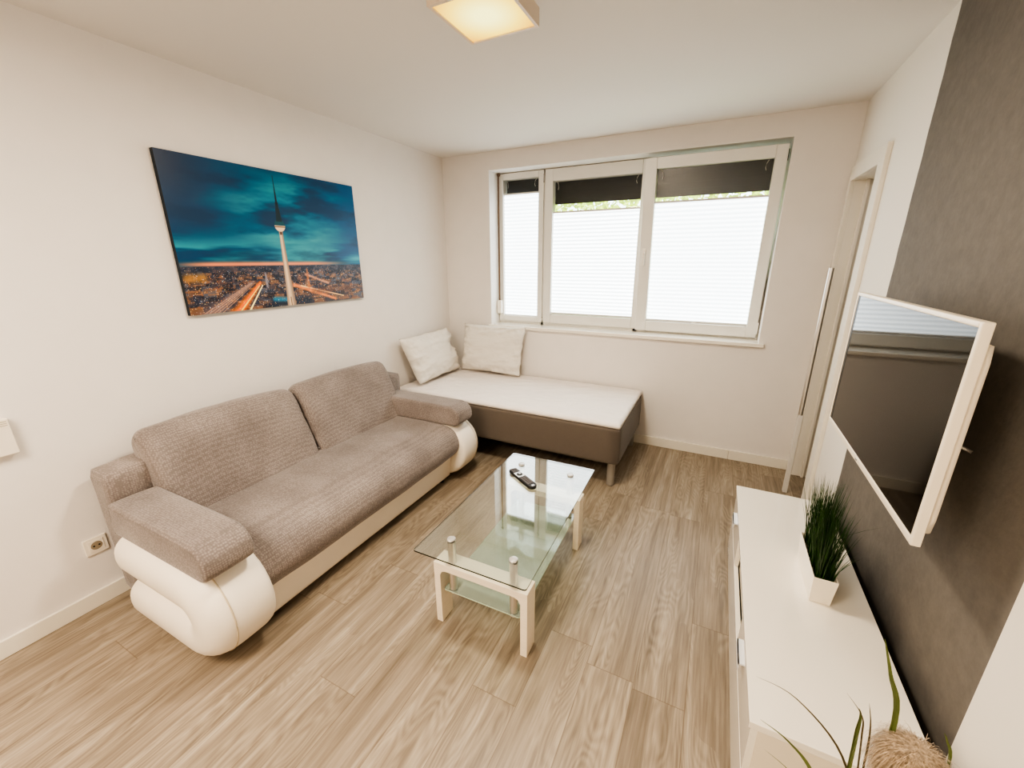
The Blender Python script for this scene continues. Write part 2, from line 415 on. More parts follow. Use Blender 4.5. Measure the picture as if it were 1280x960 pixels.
# door casing
bm = bmesh.new(); d = .022
def casing(x0, x1, yn, yf, za, zb):
    # one mitred ring: outer rectangle (yn..yf, up to zb), opening (DY0..DY1, up to za)
    o_ = [(yn, 0), (yn, zb), (yf, zb), (yf, 0)]; i_ = [(DY0 + .012, 0), (DY0 + .012, za), (DY1 - .012, za), (DY1 - .012, 0)]
    V = {}
    for x in (x0, x1):
        for k in range(4): V[x, 'o', k] = bm.verts.new((x, *o_[k])); V[x, 'i', k] = bm.verts.new((x, *i_[k]))
    for k in range(3):
        for x in (x0, x1): bm.faces.new((V[x, 'o', k], V[x, 'o', k + 1], V[x, 'i', k + 1], V[x, 'i', k]))
        for r in 'oi': bm.faces.new((V[x0, r, k], V[x0, r, k + 1], V[x1, r, k + 1], V[x1, r, k]))
    for k in (0, 3): bm.faces.new((V[x0, 'o', k], V[x0, 'i', k], V[x1, 'i', k], V[x1, 'o', k]))
casing(W - d, W + .001, DY0 - .088, DY1 + .040, DZ - .012, DZ + .070)
casing(W + .001, W + .125, DY0 - .002, DY1 + .002, DZ - .012, DZ + .002)
box(bm, W + .055, W + .075, DY1 - .030, DY1 - .0125, 0, DZ - .012)
struct('door_1', bm, 'trim', bevel=.003)
# skirting boards
struct('baseboard_left', BX(0, .014, YB, -.02, 0, .08), 'trim', bevel=.003)
bm = bmesh.new(); box(bm, .014, 2.719, -.014, 0, 0, .08); box(bm, 2.722, W - .001, -.014, 0, 0, .08)
struct('baseboard_back', bm, 'trim', bevel=.002)
bm = bmesh.new(); box(bm, W - .014, W, -1.14, DY0 - .077, 0, .08)
struct('baseboard_right', bm, 'trim', bevel=.002)

# ------------------------------------------------------------------ window
FY = .155      # room-side face of the window
wr = root('window_1', 'wide white plastic window in three sections above the single bed', None, (0, 0, 0), kind='structure')
def frame_rect(bm, x0, x1, z0, z1, t, y0, y1, tb=None, tt=None, tr=None):
    tb = tb or t; tt = tt or t; tr = tr or t
    box(bm, x0, x0 + t, y0, y1, z0, z1); box(bm, x1 - tr, x1, y0, y1, z0, z1)
    box(bm, x0 + t, x1 - tr, y0, y1, z0, z0 + tb); box(bm, x0 + t, x1 - tr, y0, y1, z1 - tt, z1)
bm = bmesh.new()
frame_rect(bm, WX0 + e, WX1 - e, WZ0 + .02, WZ1 - e, .045, FY + .02, .27)
box(bm, .955, .985, FY + .02, .27, WZ0 + .02, WZ1 - e); box(bm, 1.835, 1.875, FY + .02, .27, WZ0 + .02, WZ1 - e)
obj('outer_frame', bm, 'upvc', wr, bevel=.003)
# fixed left light
bm = bmesh.new(); frame_rect(bm, .512, .972, 1.0, 2.345, .05, FY, FY + .07, tt=.055, tb=.05)
obj('fixed_sash', bm, 'upvc', wr, bevel=.004)
obj('pane', BX(.56, .925, FY + .045, FY + .05, 1.04, 2.30), 'wglass', wr)
bm = bmesh.new(); frame_rect(bm, .985, 1.866, 1.0, 2.345, .075, FY, FY + .07, tr=.045, tb=.085, tt=.10)
obj('middle_sash', bm, 'upvc', wr, bevel=.004)
obj('pane', BX(1.055, 1.826, FY + .045, FY + .05, 1.08, 2.25), 'wglass', wr)
# tilted sash: hinged at its lower edge, top leaning into the room
SX0, SX1, SH = 1.862, 2.785, 1.330
PIV = Vector((0, FY - .012, .992)); TA = math.radians(6.0)
TM = Matrix.Translation(PIV) @ Matrix.Rotation(TA, 4, 'X')
def tilt(bm):
    bmesh.ops.transform(bm, matrix=TM, verts=bm.verts); return bm
bm = bmesh.new(); frame_rect(bm, SX0, SX1, 0, SH, .088, 0, .068, tr=.072, tb=.085, tt=.078)
ts = obj('tilted_sash', tilt(bm), 'upvc', wr, bevel=.004)
obj('tilted_pane', tilt(BX(SX0 + .08, SX1 - .065, .042, .047, .08, SH - .07)), 'wglass', wr)
bm = bmesh.new(); box(bm, SX0 + .026, SX0 + .05, -.012, 0, .60, .68); box(bm, SX0 + .03, SX0 + .046, -.035, -.012, .63, .65); box(bm, SX0 + .029, SX0 + .047, -.045, -.03, .55, .655)
obj('window_handle', tilt(bm), 'gloss', wr, bevel=.003)
bm = bmesh.new(); box(bm, SX1 - .004, SX1 + .009, .0, .02, .03, .12); box(bm, SX1 - .03, SX1 - .006, -.004, .0, .012, .03)
obj('hinge', tilt(bm), 'upvc', wr, bevel=.002)
bm = bmesh.new(); box(bm, SX1 - .0, SX1 + .006, .015, .045, SH - .10, SH - .03)
obj('hinge', tilt(bm), 'dark', wr, label='dark upper hinge cover')
bm = bmesh.new(); box(bm, WX0 - .02, WX1 + .03, -.035, FY + .02, .950, .978)
obj('window_sill', bm, 'gloss', wr, bevel=.004)
bm = bmesh.new(); cyl(bm, (.976, FY - .004, 1.05), (.976, FY + .0, 1.05), .006, n=12); cyl(bm, (.976, FY - .006, 2.24), (.976, FY - .006, 2.31), .006, n=10)
obj('hinge', bm, 'silver', wr)

# outside: roller shutter half let down, hedge, ground
bm = bmesh.new()
for k in range(9):
    z = 2.072 + k * .052
    poly = roundpoly([(.0, z), (.012, z), (.012, z + .0515), (.0, z + .0519)], .0004, 1)
    A = [bm.verts.new((WX0 + .02, .30 + p.x, p.y)) for p in poly]; B = [bm.verts.new((WX1 - .02, .30 + p.x, p.y)) for p in poly]
    for i in range(len(A)): bm.faces.new((A[i], A[(i + 1) % len(A)], B[(i + 1) % len(A)], B[i]))
    bm.faces.new(A); bm.faces.new(B[::-1])
tag(obj('roller_shutter', bm, 'shutter'), 'dark grey roller shutter partly lowered outside the window', 'shutter')
bm = bmesh.new(); rnd = random.Random(3)
for i in range(26000):
    x = rnd.uniform(-1.5, 5.5); z = rnd.uniform(0, 3.4); y = 2.3 + .25 * noise.noise(Vector((x * 1.3, z * 1.3, 0))) + rnd.uniform(-.1, .1)
    s = rnd.uniform(.03, .07); a = Vector((rnd.uniform(-1, 1), rnd.uniform(-.5, .5), rnd.uniform(-1, 1))).normalized() * s
    b = Vector((rnd.uniform(-1, 1), rnd.uniform(-.6, .6), rnd.uniform(-1, 1))).normalized() * s * .6
    p = Vector((x, y, z)); bm.faces.new([bm.verts.new(q) for q in (p - a, p - b, p + a, p + b)])
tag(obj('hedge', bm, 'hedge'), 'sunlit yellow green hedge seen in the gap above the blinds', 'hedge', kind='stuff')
struct('ground', BX(-6, 10, .35, 12, -.2, -.05), 'ground')

# pleated blinds
def blind(x0, x1, z0, z1, y, label, tiltm=None):
    zt = z1; n = int(round((z1 - z0 - .03) / PLEAT)); 
    zb = z0 + .014; n = int((z1 - .012 - zb) / PLEAT)
    r = root('pleated_blind', label, 'blind', (0, 0, 0), group='pleated blinds in the window')
    bm = bmesh.new(); prev = None; dep = .009
    ztop = z1 - .012
    k = 0; z = zb; rows = []
    while z < ztop:
        rows.append((z, y - (dep if k % 2 else 0))); z += PLEAT / 2; k += 1
    rows.append((ztop, y - .004))
    for (z, yy) in rows:
        cur = [bm.verts.new((x0, yy, z)), bm.verts.new((x1, yy, z))]
        if prev: bm.faces.new((prev[0], prev[1], cur[1], cur[0]))
        prev = cur
    def T(b): return tilt(b) if tiltm else b
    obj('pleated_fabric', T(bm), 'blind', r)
    obj('top_rail', T(BX(x0 - .002, x1 + .002, y - .012, y + .006, z1 - .014, z1)), 'rail', r, bevel=.002)
    obj('bottom_rail', T(BX(x0 - .002, x1 + .002, y - .014, y + .006, z0, z0 + .014)), 'rail', r, bevel=.002)
    xm = (x0 + x1) / 2
    bm = bmesh.new(); box(bm, xm - .02, xm + .02, y - .024, y - .012, z0 - .001, z0 + .008)
    obj('pull_tab', T(bm), 'gloss', r, bevel=.003)
    return r
cordtop = lambda zt: zt
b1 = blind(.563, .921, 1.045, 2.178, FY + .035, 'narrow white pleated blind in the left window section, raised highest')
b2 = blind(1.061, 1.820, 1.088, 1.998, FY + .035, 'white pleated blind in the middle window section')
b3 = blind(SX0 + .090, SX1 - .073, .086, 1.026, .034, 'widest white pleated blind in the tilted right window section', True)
def cords(r, x0, x1, zt, top, y, tl=False):
    for s, x in ((1, x0 + .03), (-1, x1 - .03)):
        bm = bmesh.new(); tube(bm, [(x, y, top), (x + s * .012, y - .006, top - .02), (x + s * .016, y - .007, top - .045), (x + s * .01, y - .004, top - .065)], .0022, 6)
        obj('cord_holder', tilt(bm) if tl else bm, 'rail', r, smooth=True)
cords(b1, .563, .921, 2.178, 2.285, FY + .03)
cords(b2, 1.061, 1.82, 2.018, 2.24, FY + .03)
cords(b3, SX0 + .09, SX1 - .073, 1.06, SH - .085, .030, True)
# shutter strap and winder
sr = root('shutter_strap', 'brown shutter pull strap hanging beside the left window section with a white winder box', 'strap', (.532, FY, 1.06))
obj('strap', BX(.522, .536, FY - .026, FY - .024, 1.17, 2.345), 'strap', sr, origin=(.532, FY, 1.06))
bm = bmesh.new(); cyl(bm, (.519, FY - .022, 2.335), (.541, FY - .022, 2.335), .013, n=16)
obj('guide_roller', bm, 'strap', sr, origin=(.532, FY, 1.06), smooth=True)
obj('winder_box', BX(.507, .553, FY - .045, FY - .001, 1.07, 1.20), 'gloss', sr, origin=(.532, FY, 1.06), bevel=.008)

# ------------------------------------------------------------------ ceiling lamp
LC = (1.605, -1.965)
lo = (LC[0], LC[1], 2.5)
lr = root('ceiling_lamp', 'square flush ceiling lamp glowing warm yellow', 'lamp', lo)
bm = bmesh.new(); hw = .149; zb = 2.425
frame_rect_h = [(LC[0] - hw, LC[0] + hw, LC[1] - hw, LC[1] - hw + .012), (LC[0] - hw, LC[0] + hw, LC[1] + hw - .012, LC[1] + hw), (LC[0] - hw, LC[0] - hw + .012, LC[1] - hw + .012, LC[1] + hw - .012), (LC[0] + hw - .012, LC[0] + hw, LC[1] - hw + .012, LC[1] + hw - .012)]
for a in frame_rect_h: box(bm, *a, zb, 2.485)
box(bm, LC[0] - hw + .02, LC[0] + hw - .02, LC[1] - hw + .02, LC[1] + hw - .02, 2.47, 2.5)
obj('lamp_frame', bm, 'lampframe', lr, origin=lo)
bm = BX(-hw + .0125, hw - .0125, -hw + .0125, hw - .0125, -.004, .006)
o = obj('diffuser', bm, 'diff', lr); o.location = (0, 0, zb + .008 - 2.5)

# ------------------------------------------------------------------ sofa
so = (.5, -2.02, 0)
sofa = root('sofa', 'taupe grey sofa bed with cream leatherette base and rolled arms', 'sofa', so)
K = dict(parent=sofa, origin=so)
obj('back_frame', soft_box(.055, .235, -2.925, -1.055, .04, .71, .035, 14, wob=.003), 'fabric', smooth=True, **K)
poly = roundpoly([(.24, .035), (.855, .035), (.875, .23), (.24, .23)], [.01, .03, .02, .01], 4)
obj('base', extrude_xz(poly, -2.745, -1.30, .01), 'leather', smooth=True, label='cream leatherette base panel', **K)
poly = roundpoly([(.235, .222), (.90, .212), (.958, .30), (.915, .415), (.78, .450), (.235, .444)], [.01, .035, .07, .09, .1, .02], 6)
bm = extrude_xz(poly, -2.755, -1.284, .022, bulge=.008, ny=26)
for v in bm.verts: v.co += Vector((0, 0, .005 * noise.noise(Vector((v.co.x * 4, v.co.y * 4, 1))))) + Vector((.006 * noise.noise(Vector((3, v.co.y * 5, 2))), 0, 0)) * (v.co.x > .8)
obj('seat', bm, 'fabric', smooth=True, **K)
for i, (y0, y1) in enumerate(((-2.775, -1.995), (-1.985, -1.215))):
    prof = [(.405, .420), (.335, .60), (.275, .770), (.215, .845), (.145, .842), (.095, .79), (.12, .60), (.20, .42)]
    poly = roundpoly(prof, [.035, .12, .09, .05, .05, .05, .1, .03], 5)
    bm = extrude_xz(poly, y0, y1, .045, bulge=.022, ny=18)
    for v in bm.verts:
        c = v.co; t = (c.y - y0) / (y1 - y0)
        c.z += (-.014 * (abs(2 * t - 1) ** 6)) * max(0, (c.z - .5) / .35)
        c += Vector(noise.noise_vector(Vector((c.x * 5 + i * 9, c.y * 5, c.z * 5)))) * .007
    obj('back_cushion', bm, 'fabric', smooth=True, **K)
def roll_arm(y0, y1, outer):
    """C-shaped cream roll: two stacked tubes joined by the rounded front"""
    bm = bmesh.new(); cx, cz, R, hz = .775, .2475, .1085, .1075
    path = []
    for k in range(12): path.append((.315 + (cx - .315) * k / 12, cz + R, 0.0))
    for k in range(17): a = PI / 2 - PI * k / 16; path.append((cx + R * math.cos(a) * 1.02, cz + R * math.sin(a), a))
    for k in range(1, 13): path.append((cx - (cx - .335) * k / 12, cz - R, PI))
    pts = [Vector((p[0], p[1])) for p in path]; rings = []; n = 32; yc = (y0 + y1) / 2; hy = (y1 - y0) / 2
    # end caps rounded by shrinking
    L = len(pts)
    def section(c, nrm, sh, ext=0, tan=None):
        ring = []
        for k in range(n):
            a = 2 * PI * k / n; ca, sa = math.cos(a), math.sin(a); ex = 2 / 2.45 if ca * outer > 0 else 2 / 7
            yy = math.copysign(abs(ca) ** ex, ca) * hy * (sh * .35 + .65 if sh < 1 else 1); rr = math.copysign(abs(sa) ** ex, sa) * hz * sh
            ring.append((c.x + nrm.x * rr, yc + yy, c.y + nrm.y * rr))
        return ring
    secs = []
    for i, p in enumerate(pts):
        t = (pts[min(i + 1, L - 1)] - pts[max(i - 1, 0)]).normalized(); nrm = Vector((-t.y, t.x))
        if i == 0:
            for s_, e_ in ((.35, .045), (.7, .035), (.9, .018)): secs.append(section(p - t * e_, nrm, s_))
        secs.append(section(p, nrm, 1))
        if i == L - 1:
            for s_, e_ in ((.9, .018), (.7, .035), (.35, .045)): secs.append(section(p + t * e_, nrm, s_))
    prev = None; rs = []
    for s_ in secs: rs.append([bm.verts.new(q) for q in s_])
    for a, b in zip(rs, rs[1:]):
        for i in range(n): bm.faces.new((a[i], a[(i + 1) % n], b[(i + 1) % n], b[i]))
    bm.faces.new(rs[0]); bm.faces.new(rs[-1])
    arm = obj('arm', bm, 'leather', smooth=True, label='cream leatherette rolled arm', **K)
    # piping around the front, parallel to the outer side
    bm = bmesh.new(); ys = y0 + .33 * (y1 - y0) if outer < 0 else y1 - .33 * (y1 - y0)
    fy = abs((ys - yc) / hy); rr = R + hz * (1 - fy ** 2.45) ** (1 / 2.45)
    tube(bm, [(cx + rr * math.cos(a) * 1.01, ys, cz + rr * math.sin(a)) for a in [PI / 2 + .1 - (PI + .2) * k / 40 for k in range(41)]], .0028, 6)
    obj('seam', bm, 'seam', smooth=True, parent=arm, origin=so)
    bm = bmesh.new()
    return arm
roll_arm(-2.992, -2.735, -1)
roll_arm(-1.300, -1.045, 1)
for (y0, y1) in ((-2.955, -2.765), (-1.314, -1.128)):
    poly = roundpoly([(.262, .440), (.925, .447), (.962, .475), (.958, .548), (.90, .592), (.262, .592)], [.012, .02, .03, .03, .035, .018], 5)
    bm = extrude_xz(poly, y0, y1, .018, bulge=.006, ny=8)
    for v in bm.verts: v.co += Vector(noise.noise_vector(v.co * 6)) * .003
    obj('arm_pad', bm, 'fabric', smooth=True, **K)
for x in (.28, .8):
    for y in (-2.70, -1.35):
        bm = bmesh.new(); cyl(bm, (x, y, 0), (x, y, .04), .022); obj('foot', bm, 'dark', **K)

# ------------------------------------------------------------------ single bed
bo = (1.01, -.46, 0)
bed = root('single_bed', 'single bed with brown grey fabric box base and cream topper under the window', 'bed', bo)
K = dict(parent=bed, origin=bo)
obj('box_base', soft_box(.02, 2.005, -.905, -.02, .19, .468, .02, 16), 'bedbase', smooth=True, **K)
bm = bmesh.new(); bmesh.ops.create_grid(bm, x_segments=150, y_segments=70, size=.5)
x0, x1, y0, y1 = .022, 1.998, -.898, -.025
top = {}
for v in bm.verts:
    x = x0 + (v.co.x + .5) * (x1 - x0); y = y0 + (v.co.y + .5) * (y1 - y0)
    dd = min(x - x0, x1 - x, y - y0, y1 - y); z = .505 - .014 * max(0, 1 - dd / .022) ** 2
    p = Vector((x, y, 0)); q = Vector((x * 1.0 + y * 2.2, y * 9 - x * 6, 0))
    wr_ = noise.fractal(Vector((q.x * 2.0, q.y * 1.6, 1)), 1, 2, 4) * .0085
    wr_ += .003 * noise.noise(p * 9)
    v.co = Vector((x, y, z + wr_ * min(1, dd / .03)))
edge = [e_ for e_ in bm.edges if e_.is_boundary]
r_ = bmesh.ops.extrude_edge_only(bm, edges=edge)
nv = [g for g in r_['geom'] if isinstance(g, bmesh.types.BMVert)]
for v in nv: v.co.z = .470
bmesh.ops.contextual_create(bm, geom=[e_ for e_ in bm.edges if e_.is_boundary])
obj('topper', bm, 'topper', smooth=True, label='thin cream mattress topper', **K)
for x, y in ((1.945, -.835), (1.945, -.09), (.09, -.835), (.09, -.09)):
    bm = bmesh.new(); cyl(bm, (x, y, .003), (x, y, .195), .028, .030); cyl(bm, (x, y, 0), (x, y, .004), .024)
    obj('leg', bm, 'bedleg', smooth=False, bevel=.002, **K)

def pillow(name, label, corners, thick, seed):
    """corners: 4 points BL BR TR TL of the pillow's mid-plane"""
    BL, BR, TR, TL = [Vector(c) for c in corners]
    nrm = (BR - BL).cross(TL - BL).normalized(); n = 44
    bm = bmesh.new(); F = []; Bk = []
    cen = (BL + BR + TR + TL) / 4
    for j in range(n + 1):
        rf = []; rb = []
        for i in range(n + 1):
            u, v = i / n, j / n
            a, b = 2 * u - 1, 2 * v - 1
            # edges drawn in a little between the corners
            au = u + .022 * a * -1 * (1 - b * b) * abs(a); bv = v + .022 * b * -1 * (1 - a * a) * abs(b)
            p = (BL * (1 - au) + BR * au) * (1 - bv) + (TL * (1 - au) + TR * au) * bv
            h = ((1 - abs(a) ** 4.0) * (1 - abs(b) ** 4.0))
            h = max(h, 0) ** .55 * thick / 2
            edgef = max(abs(a), abs(b))
            wr_ = noise.fractal(Vector((u * 3 + seed + v, v * 7 - u * 2, seed)), 1, 2, 4) * .034 * (.25 + edgef ** 2) + noise.noise(Vector((u * 2.5 + seed, v * 2.5, 4))) * .014
            wr_ += .018 * math.sin((u + v * .4) * 60 + 5 * noise.noise(Vector((u * 4, v * 4, seed)))) * max(0, edgef - .62) * (1 - edgef) * 6
            wr_ *= min(1, (1 - edgef) * 14)
            if edgef == 1: p = p + (BL - BR).normalized() * (.010 * noise.noise(Vector((v * 9, seed, 1))) if abs(a) == 1 else 0) + (TL - BL).normalized() * (.012 * noise.noise(Vector((u * 9, seed, 3))) if abs(b) == 1 else 0)
            rf.append(p + nrm * (h + wr_))
            rb.append(p - nrm * h)
        F.append(rf); Bk.append(rb)
    VF = [[bm.verts.new(p) for p in r] for r in F]
    VB = [[VF[j][i] if (i in (0, n) or j in (0, n)) else bm.verts.new(Bk[j][i]) for i in range(n + 1)] for j in range(n + 1)]
    for j in range(n):
        for i in range(n):
            bm.faces.new((VF[j][i], VF[j][i + 1], VF[j + 1][i + 1], VF[j + 1][i]))
            bm.faces.new((VB[j][i], VB[j + 1][i], VB[j + 1][i + 1], VB[j][i + 1]))
    o = obj(name, bm, 'pillow', origin=tuple((BL + BR) / 2), smooth=True)
    tag(o, label, 'pillow', 'pillows on the single bed')
pillow('pillow', 'cream pillow leaning on the left wall at the head of the bed', [(.215, -.80, .528), (.20, -.15, .528), (.085, -.185, .945), (.075, -.87, .935)], .17, 1.3)
pillow('pillow', 'cream pillow standing upright against the window wall on the bed', [(.225, -.150, .524), (.885, -.155, .520), (.920, -.095, .982), (.25, -.095, .985)], .15, 5.1)

# ------------------------------------------------------------------ coffee table
to = (1.733, -1.955, 0); TR = math.radians(1.0)
tb = root('coffee_table', 'small glass coffee table with cream wooden leg frames and a lower glass shelf', 'table', to, TR)
def glass_slab(name, hx, hy, z0, z1, rc, mats, label=None):
    poly = roundpoly([(-hx, -hy), (hx, -hy), (hx, hy), (-hx, hy)], rc, 6); bm = bmesh.new()
    A = [bm.verts.new((p.x, p.y, z0)) for p in poly]; B = [bm.verts.new((p.x, p.y, z1)) for p in poly]
    bm.faces.new(A[::-1]).material_index = 0; bm.faces.new(B).material_index = 0
    for i in range(len(A)):
        f = bm.faces.new((A[i], A[(i + 1) % len(A)], B[(i + 1) % len(A)], B[i])); f.material_index = 1
    return obj(name, bm, mats, tb, label=label)
glass_slab('glass_top', .2555, .492, .430, .436, .012, ['tglass', 'gedge'], 'clear glass top')
glass_slab('glass_shelf', .185, .392, .176, .182, .01, ['sglass', 'sedge'], 'greenish glass lower shelf')
for sy in (-1, 1):
    yc = sy * .362
    # inverted U with rounded inner corners
    ho, hi, zt, zi, g = .224, .193, .322, .288, .028
    outer = [(-ho, 0), (-ho, zt), (ho, zt), (ho, 0)]
    inner = [(hi, 0), (hi, zi - g), (hi - g * .35, zi - g * .3), (hi - g, zi), (-hi + g, zi), (-hi + g * .35, zi - g * .3), (-hi, zi - g), (-hi, 0)]
    P2 = outer + inner; bm = bmesh.new()
    A = [bm.verts.new((x, yc - .042, z)) for x, z in P2]; B = [bm.verts.new((x, yc + .042, z)) for x, z in P2]
    n = len(P2)
    for i in range(n): bm.faces.new((A[i], A[(i + 1) % n], B[(i + 1) % n], B[i]))
    # cap as quads: legs, beam
    def cap(V):
        q = [(0, 1, 10, 11), (1, 9, 10), (1, 8, 9), (1, 2, 7, 8), (2, 6, 7), (2, 5, 6), (2, 3, 4, 5)]
        for idx in q: bm.faces.new([V[k] for k in idx])
    cap(A); cap(B)
    obj('leg_frame', bm, 'cream', tb, bevel=.002)
    for sx in (-1, 1):
        x = sx * .148 + .001; y = yc + sy * 0.008
        bm = bmesh.new(); cyl(bm, (x, y, .168), (x, y, .176), .020); cyl(bm, (x, y, .182), (x, y, .429), .0175, n=28)
        pst = obj('support_post', bm, 'chrome', tb, bevel=.001)
        bm = bmesh.new(); lathe(bm, [(.0185, 0), (.0185, .004), (.016, .007), (.008, .0085)], (x, y, .436), 24)
        obj('post_cap', bm, 'silver', pst, smooth=False)

# ------------------------------------------------------------------ remote control
ro = (1.660, -1.742, .4362); ra = math.radians(-32.5)
rc = root('remote_control', 'black remote control with a silver centre lying on the glass table top', 'remote', ro, ra)
def rbox(name, x0, x1, y0, y1, z0, z1, mat, r=.002, par=rc):
    return obj(name, BX(x0, x1, y0, y1, z0, z1), mat, par, bevel=r)
poly = roundpoly([(-.114, -.0235), (.10, -.0255), (.116, 0), (.10, .0255), (-.114, .0235)], [.01, .02, .012, .02, .01], 5)
bm = bmesh.new(); A = [bm.verts.new((p.x, p.y, 0)) for p in poly]; B = [bm.verts.new((p.x, p.y, .017)) for p in poly]
bm.faces.new(A[::-1]); bm.faces.new(B)
for i in range(len(A)): bm.faces.new((A[i], A[(i + 1) % len(A)], B[(i + 1) % len(A)], B[i]))
obj('body', bm, 'dark', rc, bevel=.003)
rbox('silver_panel', -.062, -.008, -.023, .023, .0165, .0185, 'silver')
bm = bmesh.new(); lathe(bm, [(.016, 0), (.016, .002), (.014, .003)], (-.035, 0, .0182), 24); obj('navigation_ring', bm, 'dark', rc)
bm = bmesh.new(); lathe(bm, [(.006, 0), (.006, .002), (.005, .003)], (-.035, 0, .0205), 16); obj('ok_button', bm, 'silver', rc)
for i in range(3):
    for j in range(3): rbox('button', -.106 + i * .014, -.097 + i * .014, -.017 + j * .0125, -.009 + j * .0125, .0165, .019, 'btn', .001)
for i in range(6):
    for j in range(3): rbox('button', .0 + i * .0135, .009 + i * .0135, -.018 + j * .0135, -.0085 + j * .0135, .0165, .019, 'btn', .001)
rbox('emblem', .089, .104, -.008, .008, .0165, .0176, 'silver', .001)

# ------------------------------------------------------------------ TV
tvo = (3.0, -1.875, 1.178)
tv = root('television', 'white framed flat television on a bracket on the taupe wall', 'television', tvo)
K = dict(parent=tv, origin=tvo)
y0, y1, z0, z1, xf = -2.339, -1.41, .903, 1.455, 2.990
bm = bmesh.new(); t = .014
box(bm, xf, xf + .021, y0, y0 + t, z0, z1); box(bm, xf, xf + .021, y1 - t, y1, z0, z1)
box(bm, xf, xf + .021, y0 + t, y1 - t, z0, z0 + .020); box(bm, xf, xf + .021, y0 + t, y1 - t, z1 - t, z1)
obj('frame', bm, 'tvwhite', bevel=.003, **K)
obj('screen', BX(xf + .003, xf + .012, y0 + t, y1 - t, z0 + .020, z1 - t), 'screen', label='dark glossy screen', **K)
obj('inner_border', BX(xf + .0025, xf + .004, y1 - t - .022, y1 - t, z0 + .020, z1 - t), 'dark', **K)
obj('back_cover', soft_box(xf + .012, xf + .042, y0 + .010, y1 - .010, z0 + .03, z1 - .045, .015, 10), 'tvwhite', smooth=True, **K)
obj('indicator', BX(xf - .0015, xf + .001, -1.86, -1.842, z0 + .007, z0 + .013), 'silver', label='small silver badge on the lower frame', **K)
bm = bmesh.new(); box(bm, 3.148, 3.1565, -2.0, -1.75, 1.05, 1.30); box(bm, 3.062, 3.15, -1.95, -1.92, 1.10, 1.25); box(bm, 3.062, 3.15, -1.83, -1.80, 1.10, 1.25)
obj('wall_bracket', bm, 'dark', **K)
bm = bmesh.new(); tube(bm, [(3.064, -2.06, 1.13), (3.10, -2.065, 1.105), (3.13, -2.085, 1.092), (3.15, -2.10, 1.085)], .005, 8)
obj('cable', bm, 'silver', smooth=True, label='pale cable end behind the set', **K)

# ------------------------------------------------------------------ media cabinet
co = (2.905, -1.915, 0)
cb = root('media_cabinet', 'long low white gloss media cabinet under the television', 'cabinet', co)
K = dict(parent=cb, origin=co)
X0, X1, Y0, Y1, ZT = 2.703, 3.098, -2.572, -1.262, .42
obj('top', BX(X0, X1, Y0, Y1, ZT - .022, ZT), 'gloss', bevel=.0015, **K)
obj('side_panel', BX(X0 + .022, X1, Y0 + .002, Y0 + .02, 0.0, ZT - .022), 'carc', bevel=.001, **K)
obj('side_panel', BX(X0 + .022, X1, Y1 - .02, Y1 - .002, 0.0, ZT - .022), 'carc', bevel=.001, **K)
obj('back_panel', BX(X1 - .012, X1 - .002, Y0 + .02, Y1 - .02, .03, ZT - .022), 'carc_dark', **K)
obj('bottom_panel', BX(X0 + .022, X1 - .012, Y0 + .02, Y1 - .02, .03, .048), 'carc', **K)
obj('divider', BX(X0 + .03, X1 - .012, -2.145, -2.127, .048, ZT - .022), 'carc', **K)
obj('divider', BX(X0 + .03, X1 - .012, -1.690, -1.672, .048, ZT - .022), 'carc', **K)
obj('shelf', BX(X0 + .03, X1 - .012, -2.127, -1.690, .215, .233), 'carc', **K)
obj('plinth', BX(X0 + .04, X0 + .055, Y0 + .02, Y1 - .02, 0, .03), 'carc_dark', **K)
for (a, b) in ((-2.568, -2.135), (-1.680, -1.266)):
    dr = obj('drawer', BX(X0 + .006, X0 + .024, a, b, .228, ZT - .026), 'gloss', bevel=.0015, **K)
    ym = -2.29 if a < -2 else -1.49
    bm = bmesh.new(); box(bm, X0 - .012, X0 + .006, ym - .05, ym + .05, .352, .357); box(bm, X0 - .012, X0 - .009, ym - .05, ym + .05, .330, .357)
    obj('handle', bm, 'handle', parent=dr, origin=co, label='satin aluminium handle')
obj('flap', BX(X0 + .006, X0 + .024, -2.568, -1.266, .05, .222), 'gloss', bevel=.0015, **K)

# ------------------------------------------------------------------ grass planter
go = (2.945, -1.895, .4202)
gp = root('potted_grass', 'tall dark green artificial grass in a white rectangular pot on the cabinet', 'plant', go)
K = dict(parent=gp, origin=go)
bm = bmesh.new()
def trap(z, w, l): return [(2.942 - w, -1.897 - l, z), (2.942 + w, -1.897 - l, z), (2.942 + w, -1.897 + l, z), (2.942 - w, -1.897 + l, z)]
r1 = [bm.verts.new(p) for p in trap(.4202, .031, .128)]; r2 = [bm.verts.new(p) for p in trap(.528, .036, .140)]
r3 = [bm.verts.new(p) for p in trap(.528, .032, .136)]; r4 = [bm.verts.new(p) for p in trap(.505, .031, .135)]
bm.faces.new(r1[::-1]); bm.faces.new(r4)
for a, b in ((r1, r2), (r2, r3), (r3, r4)):
    for i in range(4): bm.faces.new((a[i], a[(i + 1) % 4], b[(i + 1) % 4], b[i]))
obj('pot', bm, 'pot', bevel=.0015, **K)
bm = bmesh.new(); rnd = random.Random(11)
